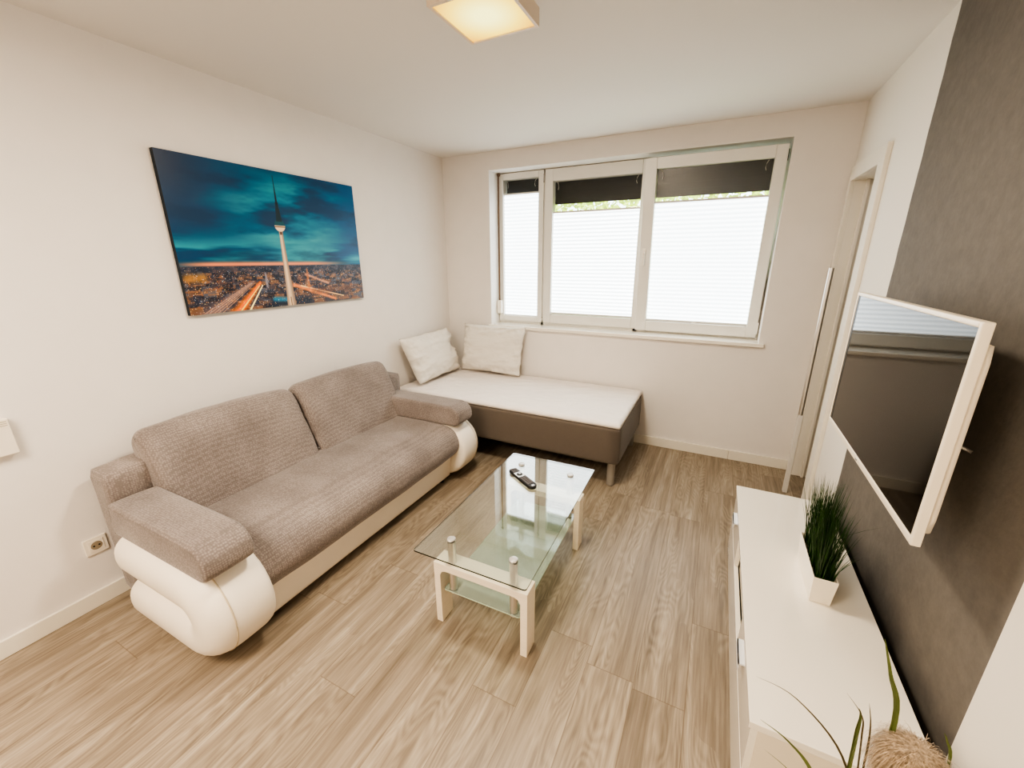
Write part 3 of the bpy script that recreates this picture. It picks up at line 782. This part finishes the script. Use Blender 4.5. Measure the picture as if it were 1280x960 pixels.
for i in range(620):
    bx = 2.942 + rnd.uniform(-.026, .026); by = -1.897 + rnd.uniform(-.125, .125)
    h = rnd.uniform(.19, .335) * (1 - .25 * abs((by + 1.897) / .13) ** 3)
    fx = (bx - 2.942) / .03; fy = (by + 1.897) / .13
    tx = bx + fx * rnd.uniform(.0, .05) + rnd.gauss(0, .011); ty = by + fy * rnd.uniform(.0, .06) + rnd.gauss(0, .016)
    if i == 0: tx, ty, h = 3.07, -1.99, .25
    w = rnd.uniform(.0009, .0019); a = rnd.uniform(0, PI); d = Vector((math.cos(a), math.sin(a), 0)) * w
    prev = None
    for k in range(6):
        t = k / 5; p = Vector((bx + (tx - bx) * t ** 1.6, by + (ty - by) * t ** 1.6, .505 + h * t))
        ww = (1 - t) ** .6
        cur = [bm.verts.new(p - d * ww), bm.verts.new(p + d * ww)] if k < 5 else [bm.verts.new(p)]
        if prev:
            bm.faces.new((prev[0], prev[1], cur[1], cur[0]) if len(cur) == 2 else (prev[0], prev[1], cur[0]))
        prev = cur
o = obj('grass_blades', bm, 'grass', **K); o['kind'] = 'stuff'

# ------------------------------------------------------------------ floor plant with plume (front right)
po = (2.885, -2.80, 0)
pl = root('pampas_plant', 'floor plant with a fluffy beige plume and thin arching leaves beside the cabinet', 'plant', po)
K = dict(parent=pl, origin=po)
bm = bmesh.new(); lathe(bm, [(.07, 0), (.085, .02), (.10, .22), (.102, .24), (.094, .24), (.09, .215), (.01, .212)], po, 40)
obj('pot', bm, 'pot', smooth=False, bevel=.002, **K)
bm = bmesh.new(); lathe(bm, [(.09, 0), (.088, .006), (.01, .010)], (po[0], po[1], .212), 30); obj('soil', bm, 'soil', **K)
def blade(bm, pts, w, tw=Vector((.7, .7, 0))):
    P = [Vector(p) for p in pts]; Q = []
    for i in range(len(P) - 1):
        p0, p1, p2, p3 = P[max(i - 1, 0)], P[i], P[i + 1], P[min(i + 2, len(P) - 1)]
        for j in range(6):
            t = j / 6; Q.append(.5 * ((2 * p1) + (-p0 + p2) * t + (2 * p0 - 5 * p1 + 4 * p2 - p3) * t * t + (-p0 + 3 * p1 - 3 * p2 + p3) * t ** 3))
    Q.append(P[-1]); prev = None; n = len(Q)
    for i, q in enumerate(Q):
        t = i / (n - 1); ww = w * min(1, (1 - t) * 2.2 + .08) * .5; tg = (Q[min(i + 1, n - 1)] - Q[max(i - 1, 0)]).normalized()
        s = tg.cross(Vector((0, 1, .2))).normalized() * ww
        c_ = q + Vector((0, 1, .3)).normalized() * ww * .5
        cur = [bm.verts.new(q - s), bm.verts.new(c_), bm.verts.new(q + s)]
        if prev:
            bm.faces.new((prev[0], prev[1], cur[1], cur[0])); bm.faces.new((prev[1], prev[2], cur[2], cur[1]))
        prev = cur
b0 = (2.885, -2.80, .21)
leaves = [([b0, (2.86, -2.78, .50), (2.818, -2.76, .655), (2.73, -2.75, .742), (2.657, -2.75, .760)], .0045, 'stemdark'),
          ([b0, (2.83, -2.78, .44), (2.785, -2.76, .575), (2.735, -2.75, .625), (2.681, -2.75, .652)], .008, 'leaf'),
          ([b0, (2.80, -2.78, .46), (2.76, -2.76, .545), (2.70, -2.75, .575)], .004, 'leaf'),
          ([b0, (2.87, -2.775, .50), (2.872, -2.755, .78), (2.848, -2.75, .875), (2.826, -2.75, .945)], .009, 'leaf'),
          ([b0, (2.835, -2.78, .55), (2.830, -2.755, .70), (2.829, -2.75, .755), (2.823, -2.75, .775)], .007, 'leaf'),
          ([b0, (2.84, -2.79, .60), (2.835, -2.76, .72), (2.828, -2.755, .765), (2.800, -2.75, .800)], .003, 'stemdark'),
          ([b0, (2.845, -2.79, .60), (2.842, -2.765, .74), (2.832, -2.755, .80)], .0035, 'stemdark'),
          ([b0, (2.94, -2.79, .60), (2.952, -2.76, .74), (2.945, -2.75, .775), (2.938, -2.75, .790)], .005, 'leaf'),
          ([b0, (2.93, -2.76, .5), (2.99, -2.74, .60), (3.04, -2.72, .58)], .007, 'leaf'),
          ([b0, (2.86, -2.90, .45), (2.84, -2.96, .52), (2.82, -3.0, .50)], .007, 'leaf')]
for pts, w, m in leaves:
    bm = bmesh.new(); blade(bm, pts, w); obj('leaf', bm, m, **K)
pc = Vector((2.892, -2.775, .700))
bm = bmesh.new(); tube(bm, [b0, (2.888, -2.79, .45), (2.890, -2.778, .66)], .005, 8); obj('stem', bm, 'stemdark', smooth=True, **K)
PSC = .82
bm = bmesh.new(); rnd = random.Random(5)
bmesh.ops.create_icosphere(bm, subdivisions=3, radius=1)
for v in bm.verts: v.co = Vector((v.co.x * .034, v.co.y * .032, v.co.z * .085)) + pc - Vector((0, 0, .045))
crown = pc + Vector((.008, -.004, .062))
for i in range(9000):
    # silky fibres spring from a crown at the top, arch outwards and hang down
    a = rnd.uniform(0, 2 * PI); d = Vector((math.cos(a), math.sin(a), 0)); q = rnd.random()
    reach = (.020 + .034 * q) * rnd.uniform(.75, 1.28); drop = .030 + .10 * q * rnd.random()
    dj = (d + Vector((rnd.gauss(0, .12), rnd.gauss(0, .12), 0))).normalized()
    st = crown + Vector((rnd.gauss(0, .006), rnd.gauss(0, .006), 0)) - Vector((0, 0, .02 * rnd.random())); s_ = d.cross(Vector((0, 0, 1))) * .0004; prev = None
    if q < .5: st = st + d * .012 - Vector((0, 0, .06 * rnd.random()))
    for k in range(6):
        t = k / 5; p = st + dj * reach * (1 - (1 - t) ** 1.8) + Vector((0, 0, .006 * math.sin(t * PI) - drop * t ** 2.2))
        w_ = s_ * (1 - t * .7); cur = [bm.verts.new(p - w_), bm.verts.new(p + w_)]
        if prev: bm.faces.new((prev[0], prev[1], cur[1], cur[0]))
        prev = cur
o = obj('plume', bm, 'plume', label='fluffy beige seed plume', **K); o['kind'] = 'stuff'

# ------------------------------------------------------------------ upright rail by the doorway
uo = (3.075, -.39, 0)
ur = root('upright_rail', 'slim upright chrome rail standing in front of the left door jamb', 'rail', uo)
K = dict(parent=ur, origin=uo)
bm = bmesh.new(); cyl(bm, (3.077, -.392, .58), (3.077, -.392, 1.53), .0135, n=20); obj('upper_tube', bm, 'chrome', label='bright chrome upper tube', bevel=.001, **K)
obj('lower_section', BX(3.066, 3.094, -.405, -.375, .0, .585), 'rail', label='dull grey lower section', bevel=.003, **K)

# ------------------------------------------------------------------ canvas print
cv = (.0, -1.765, 1.31)
pr = root('canvas_print', 'landscape canvas photo of a television tower over a city at dusk', 'picture', cv)
cy0, cy1, cz0, cz1 = -2.362, -1.165, 1.31, 2.096
obj('canvas_edge', BX(.001, .0265, cy0, cy1, cz0, cz1), 'cedge', parent=pr, origin=cv)
NX, NY = 720, 470
def fbm(nx, ny, sx, sy, octs, seed):
    rg = np.random.RandomState(seed); out = np.zeros((ny, nx)); amp = 1; tot = 0
    for o_ in range(octs):
        gx, gy = int(sx * 2 ** o_) + 2, int(sy * 2 ** o_) + 2; g = rg.rand(gy, gx)
        X = np.linspace(0, gx - 1.001, nx); Y = np.linspace(0, gy - 1.001, ny)
        xi, yi = X.astype(int), Y.astype(int); xf_, yf_ = X - xi, Y - yi; xf_ = xf_ * xf_ * (3 - 2 * xf_); yf_ = yf_ * yf_ * (3 - 2 * yf_)
        a = g[np.ix_(yi, xi)] * (1 - xf_) + g[np.ix_(yi, xi + 1)] * xf_; b = g[np.ix_(yi + 1, xi)] * (1 - xf_) + g[np.ix_(yi + 1, xi + 1)] * xf_
        out += amp * (a * (1 - yf_)[:, None] + b * yf_[:, None]); tot += amp; amp *= .55
    return out / tot
U, V = np.meshgrid(np.linspace(0, 1, NX), np.linspace(0, 1, NY))
def S(a, b, x): t = np.clip((x - a) / (b - a), 0, 1); return t * t * (3 - 2 * t)
def lerp(A, B, t): return A + (B - A) * t[..., None]
def rgb(*c): return np.array(c, float) / 255
HZ = .315
img = np.ones((NY, NX, 3)) * rgb(6, 60, 92)
img = lerp(img, np.ones_like(img) * rgb(10, 34, 62), S(.25, .0, U) * S(.5, 1, V))
img = lerp(img, np.ones_like(img) * rgb(0, 78, 118), S(.55, 1.0, U) * .9)
c1 = fbm(NX, NY, 3, 7, 5, 4); c2 = fbm(NX, NY, 2, 12, 4, 9); c3 = fbm(NX, NY, 6, 30, 4, 12)
glow = np.exp(-(((U - .56) / .26) ** 2 + ((V - .72) / .30) ** 2))
img = lerp(img, np.ones_like(img) * rgb(24, 128, 146), np.clip(glow * 1.0 * S(.30, .65, c1), 0, 1))
img = lerp(img, np.ones_like(img) * rgb(112, 178, 176), np.clip(glow * 1.1 * S(.52, .78, c1 * .6 + c2 * .4), 0, .75))
band = np.exp(-((V - .40) / .09) ** 2)
img = lerp(img, np.ones_like(img) * rgb(66, 150, 160), np.clip(band * S(.5, .72, c2) * 1.0, 0, .8))
img = lerp(img, np.ones_like(img) * rgb(4, 40, 66), np.clip(S(.50, .3, c1) * .4, 0, .4))
img = lerp(img, np.ones_like(img) * rgb(90, 170, 185), S(.86, 1, U) * np.exp(-((V - .37 - .03 * (U - .9)) / .03) ** 2) * .8)
ob = np.exp(-((V - HZ - .012) / .016) ** 2) * S(1.0, .6, U) * S(-.1, .15, U)
img = lerp(img, np.ones_like(img) * rgb(236, 150, 112), np.clip(ob, 0, .95))
# city
city = np.ones_like(img) * rgb(26, 32, 44)
dn = S(HZ, 0, V)
blk = fbm(NX, NY, 60, 60, 3, 21); blk2 = fbm(NX, NY, 26, 34, 3, 22); warm = fbm(NX, NY, 5, 5, 3, 23)
city = lerp(city, np.ones_like(img) * rgb(70, 62, 66), S(.5, .62, blk))
city = lerp(city, np.ones_like(img) * rgb(128, 84, 64), S(.52, .68, blk2) * (.35 + .65 * dn) * .85)
city = lerp(city, np.ones_like(img) * rgb(16, 18, 28), S(.46, .34, blk2) * .7)
rg = np.random.RandomState(2)
def line(img, u0, v0, u1, v1, w0, w1, col, a=1.0):
    du, dv = (u1 - u0) * 1.52, (v1 - v0); L2 = du * du + dv * dv
    t = np.clip(((U - u0) * 1.52 * du + (V - v0) * dv) / L2, 0, 1)
    dist = np.sqrt(((U - u0) * 1.52 - t * du) ** 2 + (V - v0 - t * dv) ** 2); w = w0 + (w1 - w0) * t
    return lerp(img, np.ones_like(img) * np.array(col), np.clip(1.3 - dist / w, 0, 1) * a)
# roofs and rows of buildings
for k in range(900):
    v = HZ * (1 - rg.rand() ** .75) - .005; sc = (HZ - v) / HZ; u = rg.rand(); w = (.004 + .026 * sc) * rg.uniform(.5, 1.5); h = (.003 + .02 * sc) * rg.uniform(.4, 1.2)
    c = [rgb(52, 50, 58), rgb(92, 72, 62), rgb(34, 40, 54), rgb(120, 88, 66), rgb(66, 72, 84), rgb(22, 24, 34)][rg.randint(6)]
    i0, i1 = int(max(0, (u - w) * NX)), int(min(NX, (u + w) * NX) + 1); j0, j1 = int(max(0, (v - h) * NY)), int(min(NY, (v + h) * NY) + 1)
    if j1 > j0 and i1 > i0: city[j0:j1, i0:i1] = city[j0:j1, i0:i1] * .35 + c * .65
# streets
city = line(city, .06, -.02, .30, .20, .045, .010, rgb(98, 84, 84))
for q in range(5): city = line(city, .03 + q * .022, -.02, .285 + q * .006, .19, .004, .002, rgb(160, 130, 112), .7)
city = line(city, .20, -.02, .335, .19, .045, .014, rgb(196, 104, 44), .9)
city = line(city, .255, -.02, .345, .17, .008, .004, rgb(255, 226, 160))
city = line(city, .22, .0, .33, .17, .006, .003, rgb(255, 190, 110))
city = line(city, .52, .16, .78, .02, .018, .012, rgb(206, 128, 74), .8)
city = line(city, .56, .15, .84, .04, .006, .006, rgb(250, 200, 140), .8)
city = line(city, .60, .24, .74, .16, .012, .012, rgb(190, 140, 110), .7)
city = line(city, .40, .03, .60, .03, .05, .03, rgb(24, 34, 48), .85)
city = line(city, .40, .06, .47, .05, .022, .02, rgb(38, 110, 136), .75)
city = line(city, .64, .10, .90, .11, .03, .03, rgb(96, 66, 52), .6)
city = line(city, .61, .14, .61, .28, .016, .010, rgb(150, 96, 60), .9)
city = line(city, .37, .16, .37, .26, .012, .008, rgb(124, 120, 128), .8)
city = line(city, .02, .24, .08, .24, .035, .035, rgb(140, 104, 60), .8)
# lights
for k in range(2600):
    v = HZ * rg.rand() ** .9; u = rg.rand(); i, j = int(u * (NX - 2)), int(v * (NY - 2)); c = [rgb(255, 214, 150), rgb(255, 170, 90), rgb(220, 226, 236)][rg.randint(3)]
    s = 1 if rg.rand() < .8 else 2; a = rg.uniform(.3, .85)
    city[j:j + s, i:i + s] = city[j:j + s, i:i + s] * (1 - a) + c * a
city = np.clip(city * 1.25, 0, 1)
haze = S(.09, 0, HZ - V)
city = lerp(city, np.ones_like(img) * rgb(52, 64, 84), haze * .5)
img = np.where((V < HZ)[..., None], city, img)
# television tower: flared shaft, ribbed sphere, dark drum and mast
tu = .490; du = (U - tu) * 1.52
sw = .0165 + .032 * np.clip(1 - V / .60, 0, 1) ** 1.5 * .75
sh = np.clip((sw - np.abs(du)) / .003, 0, 1) * (V < .57)
shc = np.ones_like(img) * rgb(222, 200, 172); shc = lerp(shc, np.ones_like(img) * rgb(150, 128, 112), S(.0, 1, np.abs(du + .004) / sw))
img = lerp(img, shc, sh)
split = np.clip((.004 - np.abs(du)) / .002, 0, 1) * (V < .07); img = lerp(img, np.ones_like(img) * rgb(90, 60, 44), split)
neck = np.clip((.011 - np.abs(du)) / .003, 0, 1) * (V > .545) * (V < .60); img = lerp(img, np.ones_like(img) * rgb(92, 70, 60), neck)
sp = np.sqrt(du ** 2 + (V - .612) ** 2); sm = np.clip((.046 - sp) / .003, 0, 1)
spc = np.where((V > .610)[..., None], rgb(24, 74, 84), rgb(226, 204, 176)); spc = np.where(((V > .598) & (V < .607))[..., None], rgb(120, 92, 76), spc)
img = lerp(img, spc, sm)
dr_ = np.clip((.025 - .007 * S(.64, .72, V) - np.abs(du)) / .003, 0, 1) * (V > .64) * (V < .735); img = lerp(img, np.ones_like(img) * rgb(22, 42, 50), dr_)
dr_ = np.clip((.0135 - np.abs(du)) / .003, 0, 1) * (V >= .70) * (V < .78); img = lerp(img, np.ones_like(img) * rgb(28, 40, 48), dr_)
ms = np.clip((.0090 - .0055 * S(.76, .93, V) - np.abs(du)) / .0025, 0, 1) * (V >= .76) * (V < .965); img = lerp(img, np.ones_like(img) * rgb(26, 34, 44), ms)
gm = img.mean(2, keepdims=True); img = np.clip(gm + (img - gm) * 1.25, 0, 1); lin = np.where(img <= .04045, img / 12.92, ((img + .055) / 1.055) ** 2.4)
me = bpy.data.meshes.new('printed_picture')
co_ = np.zeros((NY * NX, 3)); co_[:, 0] = .0275; co_[:, 1] = (cy0 + (cy1 - cy0) * U).ravel() - cv[1]; co_[:, 2] = (cz0 + (cz1 - cz0) * V).ravel() - cv[2]
idx = np.arange(NX * NY).reshape(NY, NX)
fc = np.stack([idx[:-1, :-1], idx[:-1, 1:], idx[1:, 1:], idx[1:, :-1]], -1).reshape(-1, 4)
nf = len(fc)
me.vertices.add(NX * NY); me.vertices.foreach_set('co', co_.ravel())
me.loops.add(nf * 4); me.loops.foreach_set('vertex_index', fc.ravel().astype(np.int32))
me.polygons.add(nf); me.polygons.foreach_set('loop_start', np.arange(0, nf * 4, 4, dtype=np.int32))
me.update(calc_edges=True); me.validate()
ca = me.color_attributes.new('Col', 'FLOAT_COLOR', 'POINT')
ca.data.foreach_set('color', np.concatenate([lin.reshape(-1, 3), np.ones((NX * NY, 1))], 1).ravel().astype(np.float32))
me.materials.append(MAT['canvas'])
o = bpy.data.objects.new('printed_picture', me); C.objects.link(o); o.parent = pr

# ------------------------------------------------------------------ wall socket and intercom
ko = (0, -2.96, .306)
sk = root('wall_socket', 'white square wall socket on the left wall beside the sofa', 'socket', ko)
obj('cover_plate', BX(.0005, .010, -3.001, -2.919, .264, .347), 'socket', sk, origin=ko, bevel=.003)
obj('inner_frame', BX(.010, .013, -2.987, -2.933, .279, .333), 'socket', sk, origin=ko, bevel=.002)
bm = bmesh.new(); cyl(bm, (.0125, -2.96, .306), (.0142, -2.96, .306), .0205, n=28)
obj('socket_well', bm, pbr('socket_well_painted_shade', srgb(150, 138, 120), .5, noise_amt=.05), sk, origin=ko)  # recess shade painted as a darker flat disc
for dy in (-.0095, .0095):
    bm = bmesh.new(); cyl(bm, (.0143, -2.96 + dy, .306), (.0150, -2.96 + dy, .306), .0038, n=12); obj('pin_hole', bm, 'dark', sk, origin=ko)
io = (0, -3.155, .92)
ic = root('intercom', 'white wall mounted box with slotted top at the left edge', 'intercom', io)
obj('housing', BX(.0005, .034, -3.23, -3.078, .845, .993), 'socket', ic, origin=io, bevel=.004)
bm = bmesh.new()
for k in range(3): box(bm, .0335, .0352, -3.21, -3.085, .965 + k * .008, .968 + k * .008)
obj('vent_slots', bm, 'carc_dark', ic, origin=io)

# ------------------------------------------------------------------ lights
def area(name, loc, rot, sx, sy, power, col, spread=None):
    L = bpy.data.lights.new(name, 'AREA'); L.shape = 'RECTANGLE'; L.size = sx; L.size_y = sy; L.energy = power; L.color = col
    o = bpy.data.objects.new(name, L); C.objects.link(o); o.location = loc; o.rotation_euler = rot
    if spread: L.spread = spread
    return o
area('lamp_light', (LC[0], LC[1], zb - .006), (0, 0, 0), .27, .27, 18, (1.0, .88, .71))
area('kitchen_light', (1.3, -4.2, 2.46), (0, 0, 0), .8, .8, 36, (1.0, .86, .69))
area('hall_fill_light', (3.85, -.8, 2.45), (0, 0, 0), .4, .4, 1.5, (1.0, .95, .88))  # unseen fill added to brighten the room beyond the doorway
sun = bpy.data.lights.new('sun', 'SUN'); sun.energy = 4; sun.angle = .01; sun.color = (1, .95, .85)
o = bpy.data.objects.new('sun', sun); C.objects.link(o); o.rotation_euler = (math.radians(38), math.radians(10), 0)
w = bpy.data.worlds.new('sky'); scene.world = w; w.use_nodes = True; nt = w.node_tree; nt.nodes.clear()
sky = nt.nodes.new('ShaderNodeTexSky'); sky.sky_type = 'NISHITA'; sky.sun_disc = False; sky.sun_elevation = math.radians(45)
bg = nt.nodes.new('ShaderNodeBackground'); bg.inputs[1].default_value = .25; ow = nt.nodes.new('ShaderNodeOutputWorld')
nt.links.new(sky.outputs[0], bg.inputs[0]); nt.links.new(bg.outputs[0], ow.inputs[0])

# ------------------------------------------------------------------ camera
cam = bpy.data.cameras.new('camera'); co2 = bpy.data.objects.new('camera', cam); C.objects.link(co2); scene.camera = co2
cam.sensor_fit = 'HORIZONTAL'; cam.sensor_width = 36; cam.lens = 510.19 / 1280 * 36; cam.clip_start = .05
Yw, Tp, Rr = [math.radians(a) for a in (-26.5113, -16.8729, -.2451)]
F = Vector((math.sin(Yw) * math.cos(Tp), math.cos(Yw) * math.cos(Tp), math.sin(Tp))); Rv = Vector((math.cos(Yw), -math.sin(Yw), 0)); Uv = Rv.cross(F)
R2 = Rv * math.cos(Rr) + Uv * math.sin(Rr); U2 = Uv * math.cos(Rr) - Rv * math.sin(Rr)
Mx = Matrix((R2, U2, -F)).transposed().to_4x4(); Mx.translation = Vector((2.4904, -3.5365, 1.5824)); co2.matrix_world = Mx

scene.view_settings.view_transform = 'AgX'; scene.view_settings.look = 'AgX - High Contrast'
scene.view_settings.exposure = .88; scene.view_settings.gamma = 1.0
cy = scene.cycles
cy.max_bounces = 10; cy.diffuse_bounces = 5; cy.glossy_bounces = 5; cy.transparent_max_bounces = 16
cy.sample_clamp_indirect = 4; cy.caustics_reflective = False; cy.caustics_refractive = False
cy.use_denoising = True
